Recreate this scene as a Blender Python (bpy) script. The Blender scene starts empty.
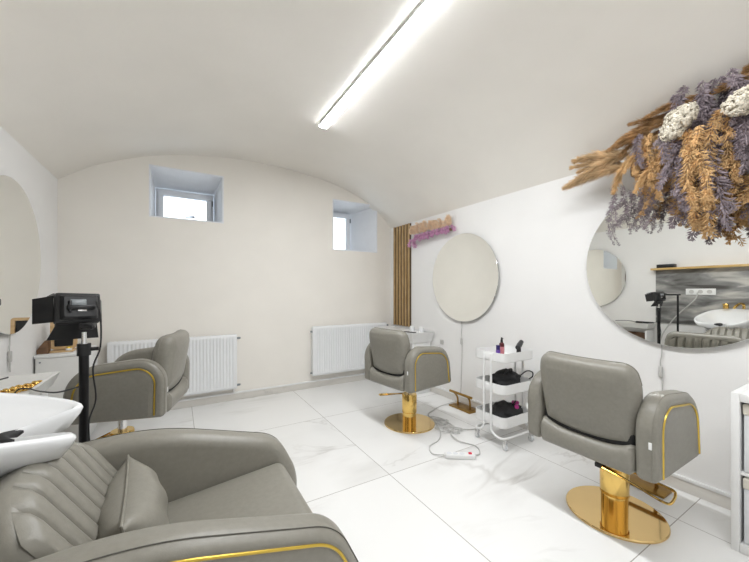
import bpy, bmesh, math, random
from mathutils import Vector, Matrix
R = math.radians
PI = math.pi
C = bpy.context.scene.collection
random.seed(7)

# ------------------------------------------------------------------ materials
def new_mat(name):
    m = bpy.data.materials.new(name); m.use_nodes = True
    nt = m.node_tree
    return m, nt, nt.nodes['Principled BSDF']

def mat(name, col, rough=.5, metal=0.0, nscale=40, var=.04, bump=0.0, coat=0.0, spec=.5, bscale=None, sub=0):
    """Procedural material: base colour slightly varied by noise, optional fine bump."""
    m, nt, b = new_mat(name)
    b.inputs['Roughness'].default_value = rough
    b.inputs['Metallic'].default_value = metal
    b.inputs['Coat Weight'].default_value = coat
    b.inputs['Specular IOR Level'].default_value = spec
    tc = nt.nodes.new('ShaderNodeTexCoord')
    nz = nt.nodes.new('ShaderNodeTexNoise'); nz.inputs['Scale'].default_value = nscale
    nz.inputs['Detail'].default_value = 3
    nt.links.new(tc.outputs['Object'], nz.inputs['Vector'])
    rp = nt.nodes.new('ShaderNodeValToRGB')
    rp.color_ramp.elements[0].position = .3; rp.color_ramp.elements[1].position = .7
    rp.color_ramp.elements[0].color = (*[max(0, c*(1-var)) for c in col], 1)
    rp.color_ramp.elements[1].color = (*[min(1, c*(1+var)) for c in col], 1)
    nt.links.new(nz.outputs['Fac'], rp.inputs['Fac'])
    nt.links.new(rp.outputs['Color'], b.inputs['Base Color'])
    if bump:
        n2 = nt.nodes.new('ShaderNodeTexNoise'); n2.inputs['Scale'].default_value = bscale or nscale*4
        n2.inputs['Detail'].default_value = 4
        nt.links.new(tc.outputs['Object'], n2.inputs['Vector'])
        bp = nt.nodes.new('ShaderNodeBump'); bp.inputs['Strength'].default_value = bump
        bp.inputs['Distance'].default_value = .002
        nt.links.new(n2.outputs['Fac'], bp.inputs['Height'])
        nt.links.new(bp.outputs['Normal'], b.inputs['Normal'])
    return m

def emit_mat(name, col, strength):
    m, nt, b = new_mat(name)
    b.inputs['Base Color'].default_value = (*col, 1)
    b.inputs['Emission Color'].default_value = (*col, 1)
    b.inputs['Emission Strength'].default_value = strength
    return m

def glass_mat():
    m, nt, b = new_mat('window_glass')
    nt.nodes.remove(b)
    out = nt.nodes['Material Output']
    tr = nt.nodes.new('ShaderNodeBsdfTransparent'); tr.inputs['Color'].default_value = (.96, .97, .98, 1)
    gl = nt.nodes.new('ShaderNodeBsdfGlossy'); gl.inputs['Roughness'].default_value = .02
    lw = nt.nodes.new('ShaderNodeFresnel'); lw.inputs['IOR'].default_value = 1.35
    mx = nt.nodes.new('ShaderNodeMixShader')
    nt.links.new(lw.outputs[0], mx.inputs[0]); nt.links.new(tr.outputs[0], mx.inputs[1]); nt.links.new(gl.outputs[0], mx.inputs[2])
    nt.links.new(mx.outputs[0], out.inputs['Surface'])
    return m

def math_node(nt, op, a, b=None):
    n = nt.nodes.new('ShaderNodeMath'); n.operation = op
    for i, v in enumerate((a, b)):
        if v is None: continue
        if isinstance(v, (int, float)): n.inputs[i].default_value = v
        else: nt.links.new(v, n.inputs[i])
    return n.outputs[0]

TX0, TY0, TW, TH = 1.2, .68, 1.075, 1.14
def marble_mat(name, tiles=True, base=(.88, .875, .86)):
    m, nt, b = new_mat(name)
    L = nt.links.new
    tc = nt.nodes.new('ShaderNodeTexCoord')
    sep = nt.nodes.new('ShaderNodeSeparateXYZ'); L(tc.outputs['Object'], sep.inputs[0])
    u = math_node(nt, 'DIVIDE', math_node(nt, 'SUBTRACT', sep.outputs['X'], TX0), TW)
    v = math_node(nt, 'DIVIDE', math_node(nt, 'SUBTRACT', sep.outputs['Y'], TY0), TH)
    cid = nt.nodes.new('ShaderNodeCombineXYZ')
    L(math_node(nt, 'FLOOR', u), cid.inputs[0]); L(math_node(nt, 'FLOOR', v), cid.inputs[1])
    wn = nt.nodes.new('ShaderNodeTexWhiteNoise'); L(cid.outputs[0], wn.inputs['Vector'])
    off = nt.nodes.new('ShaderNodeVectorMath'); off.operation = 'SCALE'; off.inputs['Scale'].default_value = 20 if tiles else 0
    L(wn.outputs['Color'], off.inputs[0])
    add = nt.nodes.new('ShaderNodeVectorMath'); add.operation = 'ADD'
    L(tc.outputs['Object'], add.inputs[0]); L(off.outputs[0], add.inputs[1])
    mp = nt.nodes.new('ShaderNodeMapping'); mp.inputs['Rotation'].default_value = (0, 0, R(35)); mp.inputs['Scale'].default_value = (.55, 1.5, 1)
    L(add.outputs[0], mp.inputs['Vector'])
    def vein(scale, width, dist):
        n = nt.nodes.new('ShaderNodeTexNoise'); n.inputs['Scale'].default_value = scale
        n.inputs['Detail'].default_value = 5; n.inputs['Roughness'].default_value = .55; n.inputs['Distortion'].default_value = dist
        L(mp.outputs[0], n.inputs['Vector'])
        a = math_node(nt, 'ABSOLUTE', math_node(nt, 'SUBTRACT', n.outputs['Fac'], .5))
        r = nt.nodes.new('ShaderNodeMapRange'); r.inputs['From Min'].default_value = 0; r.inputs['From Max'].default_value = width
        r.inputs['To Min'].default_value = 1; r.inputs['To Max'].default_value = 0
        L(a, r.inputs['Value'])
        return r.outputs[0]
    n3 = nt.nodes.new('ShaderNodeTexNoise'); n3.inputs['Scale'].default_value = 1.1; n3.inputs['Detail'].default_value = 2
    L(add.outputs[0], n3.inputs['Vector'])
    msk = nt.nodes.new('ShaderNodeMapRange'); msk.inputs['From Min'].default_value = .48; msk.inputs['From Max'].default_value = .7
    L(n3.outputs['Fac'], msk.inputs['Value'])
    v1 = math_node(nt, 'MULTIPLY', math_node(nt, 'MULTIPLY', vein(1.1, .022, 1.2), msk.outputs[0]), .75)
    v2 = math_node(nt, 'MULTIPLY', math_node(nt, 'MULTIPLY', vein(.9, .10, .8), msk.outputs[0]), .35)
    vv = math_node(nt, 'MINIMUM', math_node(nt, 'ADD', v1, v2), 1.0)
    mx = nt.nodes.new('ShaderNodeMix'); mx.data_type = 'RGBA'
    mx.inputs[6].default_value = (*base, 1); mx.inputs[7].default_value = (.52, .50, .47, 1)
    L(vv, mx.inputs[0])
    col = mx.outputs[2]
    if tiles:
        def edge(w, size):
            f = math_node(nt, 'FRACT', w)
            d = math_node(nt, 'MINIMUM', f, math_node(nt, 'SUBTRACT', 1.0, f))
            return math_node(nt, 'LESS_THAN', math_node(nt, 'MULTIPLY', d, size), .0022)
        g = math_node(nt, 'MAXIMUM', edge(u, TW), edge(v, TH))
        m2 = nt.nodes.new('ShaderNodeMix'); m2.data_type = 'RGBA'
        L(g, m2.inputs[0]); L(col, m2.inputs[6]); m2.inputs[7].default_value = (.42, .40, .37, 1)
        col = m2.outputs[2]
    L(col, b.inputs['Base Color'])
    b.inputs['Roughness'].default_value = .22
    b.inputs['Specular IOR Level'].default_value = .4
    return m

def streak_mat(name, c0, c1, c2, scale=(1, 1, 6), rough=.4, nscale=2.5):
    m, nt, b = new_mat(name); L = nt.links.new
    tc = nt.nodes.new('ShaderNodeTexCoord'); mp = nt.nodes.new('ShaderNodeMapping'); mp.inputs['Scale'].default_value = scale
    L(tc.outputs['Object'], mp.inputs[0])
    n = nt.nodes.new('ShaderNodeTexNoise'); n.inputs['Scale'].default_value = nscale; n.inputs['Detail'].default_value = 6; n.inputs['Distortion'].default_value = .6
    L(mp.outputs[0], n.inputs['Vector'])
    r = nt.nodes.new('ShaderNodeValToRGB'); e = r.color_ramp.elements
    e[0].position = .32; e[0].color = (*c0, 1); e[1].position = .68; e[1].color = (*c2, 1)
    k = e.new(.5); k.color = (*c1, 1)
    L(n.outputs['Fac'], r.inputs[0]); L(r.outputs[0], b.inputs['Base Color'])
    b.inputs['Roughness'].default_value = rough
    return m

M = dict(
    wall=mat('wall_paint', (.87, .86, .845), .85, nscale=3, var=.012, bump=.15, bscale=60),
    wallc=mat('wall_paint_cream', (.89, .855, .795), .85, nscale=3, var=.015, bump=.15, bscale=60),
    ceil=mat('ceiling_paint', (.885, .85, .79), .9, nscale=2.2, var=.02, bump=.3, bscale=25),
    niche=mat('niche_paint', (.84, .85, .87), .8, nscale=8, var=.02),
    floor=marble_mat('marble_tiles'),
    skirt=marble_mat('marble_skirting', False, (.74, .71, .66)),
    trim=mat('trim_white', (.86, .86, .85), .4, var=.01),
    leather=mat('grey_leather', (.245, .232, .197), .36, nscale=60, var=.05, bump=.18, bscale=420, spec=.45),
    leather_in=mat('grey_leather_inside', (.235, .222, .187), .38, nscale=60, var=.05, bump=.18, bscale=420, spec=.4),
    seam=mat('dark_seam_thread', (.10, .095, .08), .7),
    shadow_gap=mat('gap_shade_black', (.02, .02, .02), .8),  # near-black colour that paints the shade under the chair backs
    gold=mat('polished_gold', (.80, .54, .17), .10, 1.0, nscale=5, var=.03),
    golddisc=mat('polished_rose_gold', (.80, .57, .26), .07, 1.0, nscale=4, var=.02),
    goldpipe=mat('gold_piping', (.66, .46, .08), .28, .8, nscale=30, var=.05),
    bronze=mat('brushed_bronze', (.36, .22, .065), .3, 1.0, nscale=80, var=.08),
    chrome=mat('chrome', (.75, .75, .75), .15, 1.0, nscale=10, var=.02),
    mirror=mat('mirror_glass', (.93, .935, .91), .0, 1.0, nscale=2, var=.0),
    backing=mat('mirror_backing', (.22, .22, .21), .5),
    white=mat('white_lacquer', (.84, .84, .83), .35, nscale=15, var=.012),
    offwhite=mat('white_laminate', (.78, .775, .75), .45, nscale=15, var=.015),
    ceramic=mat('white_ceramic', (.86, .87, .88), .12, nscale=5, var=.008, coat=.3),
    rad=mat('radiator_enamel', (.85, .86, .87), .35, nscale=10, var=.01),
    upvc=mat('white_window_plastic', (.78, .81, .85), .35, nscale=10, var=.015),
    glass=glass_mat(),
    black=mat('black_plastic', (.012, .012, .013), .4, nscale=50, var=.15),
    blackm=mat('black_metal', (.010, .010, .011), .35, .3, nscale=50, var=.1),
    blackcloth=mat('black_mesh_fabric', (.012, .012, .013), .75, nscale=200, var=.4, bump=.8, bscale=240),
    rubber=mat('black_rubber', (.02, .02, .022), .5, nscale=60),
    screen=mat('grey_display', (.22, .24, .25), .3, nscale=60, var=.2),
    wood=streak_mat('oak_slats', (.40, .25, .10), (.50, .33, .15), (.60, .42, .22), (6, 6, .8), .5, 8),
    woodframe=streak_mat('pine_frame', (.50, .31, .14), (.60, .40, .20), (.68, .48, .27), (2, 2, 6), .5, 6),
    darkwood=streak_mat('brown_wood', (.12, .06, .03), (.17, .09, .045), (.22, .12, .06), (2, 2, 5), .5, 6),
    slatback=mat('dark_slat_backing', (.10, .065, .03), .8, nscale=40, var=.15),
    shelfwood=streak_mat('golden_shelf_wood', (.55, .35, .12), (.66, .44, .17), (.72, .52, .25), (2, .6, 6), .5, 6),
    stone=streak_mat('grey_stone_panel', (.07, .065, .06), (.24, .24, .235), (.56, .54, .50), (1, .6, 2.4), .3, 3.6),
    purple=mat('purple_bottle', (.16, .07, .40), .3),
    navy=mat('dark_blue_cap', (.03, .02, .12), .3),
    pink=mat('pink_bottle', (.60, .22, .24), .3),
    maroon=mat('dark_red_cap', (.10, .012, .015), .3),
    magenta=mat('magenta_plastic', (.40, .03, .20), .4),
    red=mat('red_switch', (.75, .03, .08), .4),
    cord=mat('white_cord', (.55, .54, .52), .5),
    cream=mat('cream_box', (.70, .66, .58), .6, nscale=30, var=.03),
    greybox=mat('pale_grey_box', (.74, .75, .77), .6, nscale=30, var=.03),
    tan=mat('dried_tan', (.68, .44, .21), .9, nscale=12, var=.3),
    brownp=mat('dried_brown_pampas', (.40, .23, .10), .9, nscale=12, var=.4),
    beige=mat('dried_beige_pampas', (.62, .43, .24), .9, nscale=12, var=.3),
    mauve=mat('dried_mauve', (.34, .285, .31), .9, nscale=12, var=.3),
    hyd=mat('white_dried_hydrangea', (.80, .74, .62), .9, nscale=20, var=.15),
    peach=mat('peach_dried_grass', (.90, .68, .48), .9, nscale=30, var=.12),
    orchid=mat('orchid_pink_statice', (.74, .40, .62), .9, nscale=30, var=.35),
    stem=mat('dry_stem', (.25, .17, .08), .8),
    tube=emit_mat('led_diffuser', (.95, .975, 1.0), 26.0),
)

# ------------------------------------------------------------------ mesh helpers
def bm_new(): return bmesh.new()

def box(bm, c, s, bev=0.0, seg=2, rot=None):
    t = bmesh.new()
    bmesh.ops.create_cube(t, size=1)
    bmesh.ops.scale(t, vec=s, verts=t.verts)
    if bev > 0:
        bmesh.ops.bevel(t, geom=list(t.edges), offset=min(bev, .49*min(s)), segments=seg, profile=.5, affect='EDGES')
    if rot is not None: bmesh.ops.transform(t, matrix=rot, verts=t.verts)
    bmesh.ops.translate(t, vec=c, verts=t.verts)
    merge(bm, t)

def merge(bm, t):
    me = bpy.data.meshes.new('tmp'); t.to_mesh(me); t.free(); bm.from_mesh(me); bpy.data.meshes.remove(me)

def frames(pts):
    pts = [Vector(p) for p in pts]; n = len(pts); T = []
    for i in range(n):
        a = pts[max(0, i-1)]; b = pts[min(n-1, i+1)]
        T.append((b-a).normalized())
    up = Vector((0, 0, 1)) if abs(T[0].z) < .9 else Vector((1, 0, 0))
    N = [(up - T[0]*up.dot(T[0])).normalized()]
    for i in range(1, n):
        v = N[-1] - T[i]*N[-1].dot(T[i])
        N.append(v.normalized() if v.length > 1e-6 else N[-1])
    return pts, T, N

def tube(bm, pts, r, sides=8, closed=False):
    pts, T, N = frames(pts); n = len(pts)
    if closed:
        T = [(pts[(i+1) % n]-pts[i-1]).normalized() for i in range(n)]
        N = [(nn - t*nn.dot(t)).normalized() for nn, t in zip(N, T)]
    rings = []
    for i in range(n):
        B = T[i].cross(N[i]); rr = r[i] if isinstance(r, (list, tuple)) else r
        rings.append([bm.verts.new(pts[i] + (N[i]*math.cos(2*PI*k/sides) + B*math.sin(2*PI*k/sides))*rr) for k in range(sides)])
    for i in range(n if closed else n-1):
        a, b = rings[i], rings[(i+1) % n]
        for k in range(sides):
            bm.faces.new((a[k], a[(k+1) % sides], b[(k+1) % sides], b[k]))
    if not closed:
        bm.faces.new(rings[0][::-1]); bm.faces.new(rings[-1])

def loft(bm, rings, cap0=True, cap1=True):
    vs = [[bm.verts.new(p) for p in r] for r in rings]; n = len(vs[0])
    for a, b in zip(vs, vs[1:]):
        for k in range(n):
            bm.faces.new((a[k], a[(k+1) % n], b[(k+1) % n], b[k]))
    if cap0: bm.faces.new(vs[0][::-1])
    if cap1: bm.faces.new(vs[-1])
    return vs

def lathe(bm, prof, c=(0, 0, 0), sides=32, axis='z'):
    rings = []
    for r, h in prof:
        ring = []
        for k in range(sides):
            a = 2*PI*k/sides; x, y = r*math.cos(a), r*math.sin(a)
            p = (x, y, h) if axis == 'z' else ((h, x, y) if axis == 'x' else (y, h, x))
            ring.append((p[0]+c[0], p[1]+c[1], p[2]+c[2]))
        rings.append(ring)
    loft(bm, rings)

def grid(bm, rows):
    vs = [[bm.verts.new(p) for p in r] for r in rows]
    for a, b in zip(vs, vs[1:]):
        for k in range(len(a)-1): bm.faces.new((a[k], a[k+1], b[k+1], b[k]))
    return vs

def smooth_pts(pts, sub=6, closed=False):
    """Catmull-Rom through points."""
    P = [Vector(p) for p in pts]; n = len(P); out = []
    rng = range(n) if closed else range(n-1)
    for i in rng:
        if closed: p0, p1, p2, p3 = P[i-1], P[i], P[(i+1) % n], P[(i+2) % n]
        else: p0, p1, p2, p3 = P[max(0, i-1)], P[i], P[i+1], P[min(n-1, i+2)]
        for k in range(sub):
            t = k/sub
            out.append(.5*((2*p1)+(p2-p0)*t+(2*p0-5*p1+4*p2-p3)*t*t+(3*p1-p0-3*p2+p3)*t**3))
    if not closed: out.append(P[-1])
    return out

def obj(name, bm, m, parent=None, loc=(0, 0, 0), rot=(0, 0, 0), ang=35, recalc=True):
    if recalc: bmesh.ops.recalc_face_normals(bm, faces=bm.faces)
    me = bpy.data.meshes.new(name); bm.to_mesh(me); bm.free()
    for p in me.polygons: p.use_smooth = True
    if ang < 180: me.set_sharp_from_angle(angle=R(ang))
    me.materials.append(m)
    o = bpy.data.objects.new(name, me); C.objects.link(o)
    o.location = loc; o.rotation_euler = rot
    if parent: o.parent = parent
    return o

def tag(o, label, cat, group=None, kind=None):
    o['label'] = label; o['category'] = cat
    if group: o['group'] = group
    if kind: o['kind'] = kind
    return o

def thing(name, label, cat, loc=(0, 0, 0), rz=0, group=None):
    o = bpy.data.objects.new(name, None); C.objects.link(o)
    o.empty_display_size = .1
    o.location = loc; o.rotation_euler = (0, 0, rz)
    return tag(o, label, cat, group)

def struct(o, label, cat):
    return tag(o, label, cat, None, 'structure')

def copy_tree(o, parent=None):
    c = o.copy(); C.objects.link(c)
    if parent: c.parent = parent
    for ch in [x for x in C.objects if x.parent == o]: copy_tree(ch, c)
    return c

def kids(o): return {c.name.split('.')[0]: c for c in C.objects if c.parent == o}

# ------------------------------------------------------------------ the room
WX, BY, LX, NY = 2.63, 3.95, -.915, -1.5
bm = bm_new(); box(bm, ((WX+LX)/2, (4.5+NY)/2, -.05), (WX-LX+.3, 4.5-NY+.3, .1))
struct(obj('floor', bm, M['floor']), 'white marble effect floor tiles with grey veins and thin grout lines', 'floor')

prof = smooth_pts([(-1.15, 0, 2.02), (-.915, 0, 2.20), (-.60, 0, 2.405), (-.11, 0, 2.585), (.44, 0, 2.675), (.9, 0, 2.69), (1.35, 0, 2.66),
                   (1.8, 0, 2.585), (2.2, 0, 2.44), (2.45, 0, 2.285), (2.63, 0, 2.11), (2.85, 0, 1.86)], 5)
def ceil_z(x):
    for a, b in zip(prof, prof[1:]):
        if a.x <= x <= b.x: return a.z + (b.z-a.z)*(x-a.x)/(b.x-a.x)
    return 2.1
bm = bm_new()
ys = [NY-.1+(BY+.06-NY+.1)*k/12 for k in range(13)]
ring = []
for y in ys:
    ring.append([(p.x, y, p.z) for p in prof] + [(p.x, y, p.z+.12) for p in reversed(prof)])
loft(bm, ring)
struct(obj('ceiling', bm, M['ceil']), 'cream painted barrel vaulted ceiling', 'ceiling')

def wall_box(name, c, s, label, m):
    bm = bm_new(); box(bm, c, s); struct(obj(name, bm, m), label, 'wall')
wall_box('wall_right', (WX+.08, (BY+NY)/2, 1.08), (.16, BY-NY+.2, 2.16), 'white painted right wall with round mirrors on it', M['wall'])
wall_box('wall_left', (LX-.08, (BY+NY)/2, 1.13), (.16, BY-NY+.2, 2.26), 'white painted left wall with a round mirror on it', M['wall'])
wall_box('wall_near', ((WX+LX)/2, NY-.08, 1.4), (WX-LX+.3, .16, 2.8), 'plain white wall behind the viewer', M['wall'])

# back wall with two splayed window niches
W1 = ((-.235, .420, 1.96, 2.455), (-.215, .370, 1.93, 2.35))
W2 = ((1.735, 2.387, 1.755, 2.395), (1.66, 2.185, 1.72, 2.345))
YB = 4.34
def cells(bm, xs, zs, holes, y):
    xs = sorted(set(xs)); zs = sorted(set(zs)); V = {}
    def v(i, j):
        if (i, j) not in V: V[i, j] = bm.verts.new((xs[i], y, zs[j]))
        return V[i, j]
    for i in range(len(xs)-1):
        for j in range(len(zs)-1):
            cx, cz = (xs[i]+xs[i+1])/2, (zs[j]+zs[j+1])/2
            if any(h[0] < cx < h[1] and h[2] < cz < h[3] for h in holes): continue
            bm.faces.new((v(i, j), v(i+1, j), v(i+1, j+1), v(i, j+1)))
bm = bm_new()
X0, X1, Z1 = LX-.15, WX+.15, 2.9
for k, y in ((0, BY), (1, YB+.12)):
    hs = [W1[k], W2[k]]
    cells(bm, [X0, X1]+[a for h in hs for a in h[:2]], [0, Z1]+[a for h in hs for a in h[2:]], hs, y)
grid(bm, [[(X0, BY, 0), (X0, BY, Z1), (X1, BY, Z1), (X1, BY, 0)], [(X0, YB+.12, 0), (X0, YB+.12, Z1), (X1, YB+.12, Z1), (X1, YB+.12, 0)]])
struct(obj('wall_back', bm, M['wallc'], recalc=False), 'cream back wall with two small high window niches', 'wall')
for i, (a, b) in enumerate((W1, W2)):
    bm = bm_new()
    ra = [(a[0], BY-.001, a[2]), (a[1], BY-.001, a[2]), (a[1], BY-.001, a[3]), (a[0], BY-.001, a[3])]
    rb = [(b[0], YB+.12, b[2]), (b[1], YB+.12, b[2]), (b[1], YB+.12, b[3]), (b[0], YB+.12, b[3])]
    # inner skin and outer skin so that the reveal has thickness
    oa = [(p[0]+dx*.012, p[1], p[2]+dz*.012) for p, (dx, dz) in zip(ra, ((-1, -1), (1, -1), (1, 1), (-1, 1)))]
    ob = [(p[0]+dx*.012, p[1], p[2]+dz*.012) for p, (dx, dz) in zip(rb, ((-1, -1), (1, -1), (1, 1), (-1, 1)))]
    loft(bm, [oa, ra, rb, ob], False, False)
    vs = list(bm.verts)
    for k in range(4): bm.faces.new((vs[12+k], vs[12+(k+1) % 4], vs[(k+1) % 4], vs[k]))
    lab = ('plastered window niche on the left of the back wall', 'plastered window niche on the right of the back wall')[i]
    struct(obj('trim_%d' % (i+1), bm, M['niche'], ang=10), lab, 'window niche')
    # window: frame, sash, glass, handle
    w = thing('window_%d' % (i+1), ('small white framed window in the left niche of the back wall', 'small white framed window in the right niche, next to the corner')[i],
              'window', ((b[0]+b[1])/2, YB+.02, b[2])); w['kind'] = 'structure'
    hw, hh = (b[1]-b[0])/2-.003, b[3]-b[2]-.004
    def rectframe(bm, hw, z0, z1, wd, y, dp):
        box(bm, (0, y, z0+wd/2), (2*hw, dp, wd), .004); box(bm, (0, y, z1-wd/2), (2*hw, dp, wd), .004)
        for s in (-1, 1): box(bm, (s*(hw-wd/2), y, (z0+z1)/2), (wd, dp, z1-z0-2*wd+.002), .004)
    bm = bm_new(); rectframe(bm, hw, .002, hh, .035, .03, .07); obj('window_frame', bm, M['upvc'], w)
    bm = bm_new(); rectframe(bm, hw-.028, .03, hh-.028, .05, 0, .06); sash = obj('sash', bm, M['upvc'], w)
    bm = bm_new(); box(bm, (0, 0, hh/2), (2*(hw-.07), .006, hh-.145)); obj('glass', bm, M['glass'], w)
    bm = bm_new(); box(bm, (hw-.016, -.035, hh-.11), (.014, .02, .06), .003)
    obj('hinge', bm, M['screen'], w)
    hz, hx = ((.125, .08), (.075, -.05))[i]
    bm = bm_new(); tube(bm, [(hx, -.028, hz), (hx, -.055, hz)], .009, 10); tube(bm, [(hx+.01, -.055, hz+.003), (hx-.05, -.058, hz-.004), (hx-.085, -.058, hz-.012)], [.012, .008, .006], 10)
    obj('window_handle', bm, M['black'], w)

# baseboards (tile skirting with a white top edge)
def skirting(name, c, s, top_c, top_s, label):
    t = thing(name, label, 'baseboard', (0, 0, 0)); t['kind'] = 'structure'
    bm = bm_new(); box(bm, c, s, .002); obj('tile_strip', bm, M['skirt'], t)
    bm = bm_new(); box(bm, top_c, top_s, .003); obj('top_edge', bm, M['trim'], t)
L_ = BY-NY
skirting('baseboard_right', (WX-.006, (BY+NY)/2, .035), (.012, L_-.02, .07), (WX-.009, (BY+NY)/2, .08), (.018, L_-.02, .02), 'marble skirting with white top edge along the right wall')
skirting('baseboard_left', (LX+.006, (BY+NY)/2, .035), (.012, L_-.02, .07), (LX+.009, (BY+NY)/2, .08), (.018, L_-.02, .02), 'marble skirting along the left wall')
skirting('baseboard_back', ((WX+LX)/2, BY-.006, .035), (WX-LX-.05, .012, .07), ((WX+LX)/2, BY-.009, .08), (WX-LX-.05, .018, .02), 'marble skirting below the radiators on the back wall')

# ------------------------------------------------------------------ ceiling tube lights
def tube_light(y0, y1, label):
    x, z = 1.10, ceil_z(1.10)
    t = thing('ceiling_light', label, 'ceiling light', (x, (y0+y1)/2, z), 0, 'tube lights along the vault')
    L = y1-y0
    bm = bm_new(); box(bm, (0, 0, -.0135), (.076, L-.02, .027), .003); obj('housing', bm, M['white'], t)
    bm = bm_new()
    n = 16
    rings = []
    for y in (-L/2+.012, L/2-.012):
        rings.append([(.092*math.cos(R(66)+R(48)*k/n), y, .0567-.092*math.sin(R(66)+R(48)*k/n)) for k in range(n+1)])
    loft(bm, rings); obj('diffuser', bm, M['tube'], t)
    for s in (-1, 1):
        bm = bm_new(); box(bm, (0, s*(L/2-.006), -.017), (.080, .012, .036), .012, 3); obj('end_cap', bm, M['white'], t)
    return t
tube_light(1.02, 2.74, 'long bright white tube light on the vaulted ceiling')
tube_light(-.74, .98, 'unseen tube light added on the ceiling above the viewer for brightness')  # added lamp out of view, brightens the room

# ------------------------------------------------------------------ radiators
def radiator(x0, x1, z0, z1, label, valves):
    t = thing('radiator', label, 'radiator', ((x0+x1)/2, BY-.062, z0), 0, 'radiators on the back wall')
    w, h = x1-x0, z1-z0
    bm = bm_new()
    n = int(w/.0335); rows = []
    # front panel with pressed vertical ribs
    prof = []
    mg = .035
    prof.append((-w/2, -.02)); prof.append((-w/2+.004, -.032)); prof.append((-w/2+mg, -.034))
    pw = (w-2*mg)/n
    for k in range(n):
        a = -w/2+mg+k*pw
        prof += [(a+pw*.15, -.034), (a+pw*.30, -.026), (a+pw*.70, -.026), (a+pw*.85, -.034)]
    prof += [(w/2-mg, -.034), (w/2-.004, -.032), (w/2, -.02)]
    for z, f in ((0, 0), (.018, 0), (.03, 0), (.045, 1), (h-.045, 1), (h-.03, 0), (h-.012, 0), (h, 0)):
        rows.append([(x, (y if f else max(y, -.034) if abs(x) > w/2-.02 else -.034)+(.01 if z in (0, h) else 0), z) for x, y in prof])
    grid(bm, rows)
    box(bm, (0, .012, h/2), (w-.01, .064, h-.012), .004)
    obj('panel', bm, M['rad'], t, ang=50)
    bm = bm_new()
    for k in range(int(w/.03)): box(bm, (-w/2+.025+k*.03, .012, h-.003), (.02, .05, .006))
    obj('top_grille', bm, M['rad'], t)
    for k in (-1, 1):
        bm = bm_new(); box(bm, (k*w*.3, .048, h*.5), (.03, .026, .3)); obj('bracket', bm, M['rad'], t)
    for (sx, zz) in valves:
        bm = bm_new(); lathe(bm, [(.0, -.012), (.012, -.012), (.012, .02), (.009, .03), (0, .03)], (sx*(w/2+.008), -.005, zz*h), 12, 'x')
        obj('valve', bm, M['screen'], t)
    bm = bm_new(); tube(bm, [(w/2-.03, 0, .0), (w/2-.03, 0, -.03), (w/2-.03, .05, -.04)], .008); obj('pipe', bm, M['chrome'], t)
    return t
radiator(-.56, .556, .145, .735, 'white ribbed panel radiator below the left window niche', [(1, .93), (1, .06)])
radiator(1.42, 2.50, .165, .770, 'white ribbed panel radiator below the right window niche', [(-1, .9), (-1, .06), (1, .94)])

# ------------------------------------------------------------------ wall slats
t = thing('slat_panel', 'vertical wooden slat panel on the right wall in the corner', 'wall panel', (WX-.001, 3.67, .74))
bm = bm_new(); box(bm, (-.005, 0, .68), (.01, .40, 1.36)); obj('backing', bm, M['slatback'], t)
for k in range(6):
    bm = bm_new(); box(bm, (-.0165, -.1665+k*.0666, .68), (.013, .032, 1.36), .002); obj('slat', bm, M['wood'], t)

# ------------------------------------------------------------------ round mirrors
def mirror(side, y, z, r, label, cord_end, switch_z, dy=.02):
    x = WX if side > 0 else LX
    t = thing('round_mirror', label, 'mirror', (x, y, z), 0 if side > 0 else PI, 'round wall mirrors')
    bm = bm_new(); lathe(bm, [(0, -.031), (r-.002, -.031), (r, -.029), (r, -.026), (r-.002, -.025), (0, -.025)], sides=96, axis='x')
    obj('mirror_glass', bm, M['mirror'], t, ang=40)
    bm = bm_new(); lathe(bm, [(0, -.0248), (r-.004, -.0248), (r-.004, -.018), (0, -.018)], sides=96, axis='x')
    lathe(bm, [(0, -.018), (r*.72, -.018), (r*.72, -.0005), (0, -.0005)], sides=64, axis='x'); obj('backing', bm, M['backing'], t)
    dy = dy if side > 0 else -dy
    pts = smooth_pts([(-.008, dy, -r*.7), (-.010, dy, -r-.05), (-.010, dy+.006, switch_z-z+.05), (-.010, dy-.004, switch_z-z-.1), (-.010, dy+.015, cord_end-z)], 5)
    bm = bm_new(); tube(bm, pts, .0035, 6); obj('cord', bm, M['cord'], t)
    bm = bm_new(); box(bm, (-.012, dy+.004, switch_z-z), (.018, .020, .07), .006, 3); obj('switch', bm, M['cord'], t)
    return t
mirror(1, .775, 1.390, .522, 'large round mirror behind the right salon chair, under the dried flowers', .10, .70, .085)
mirror(1, 2.545, 1.353, .468, 'round mirror between slat panel and white trolley on right wall', .11, .67)
mirror(-1, 2.93, 1.427, .486, 'round mirror on the left wall, cut off by the photo edge', .80, .80)

# ------------------------------------------------------------------ padded shapes
def arc_outline(pts, n=90):
    """closed smooth outline in (x,z) resampled evenly; pts may hold (x,z)"""
    s = smooth_pts([(p[0], 0, p[1]) for p in pts], 8, True)
    # resample
    P = s+[s[0]]; d = [0]
    for a, b in zip(P, P[1:]): d.append(d[-1]+(b-a).length)
    out = []; j = 0
    for k in range(n):
        q = d[-1]*k/n
        while d[j+1] < q: j += 1
        f = (q-d[j])/max(1e-9, d[j+1]-d[j]); v = P[j].lerp(P[j+1], f); out.append((v.x, v.z))
    return out

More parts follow.
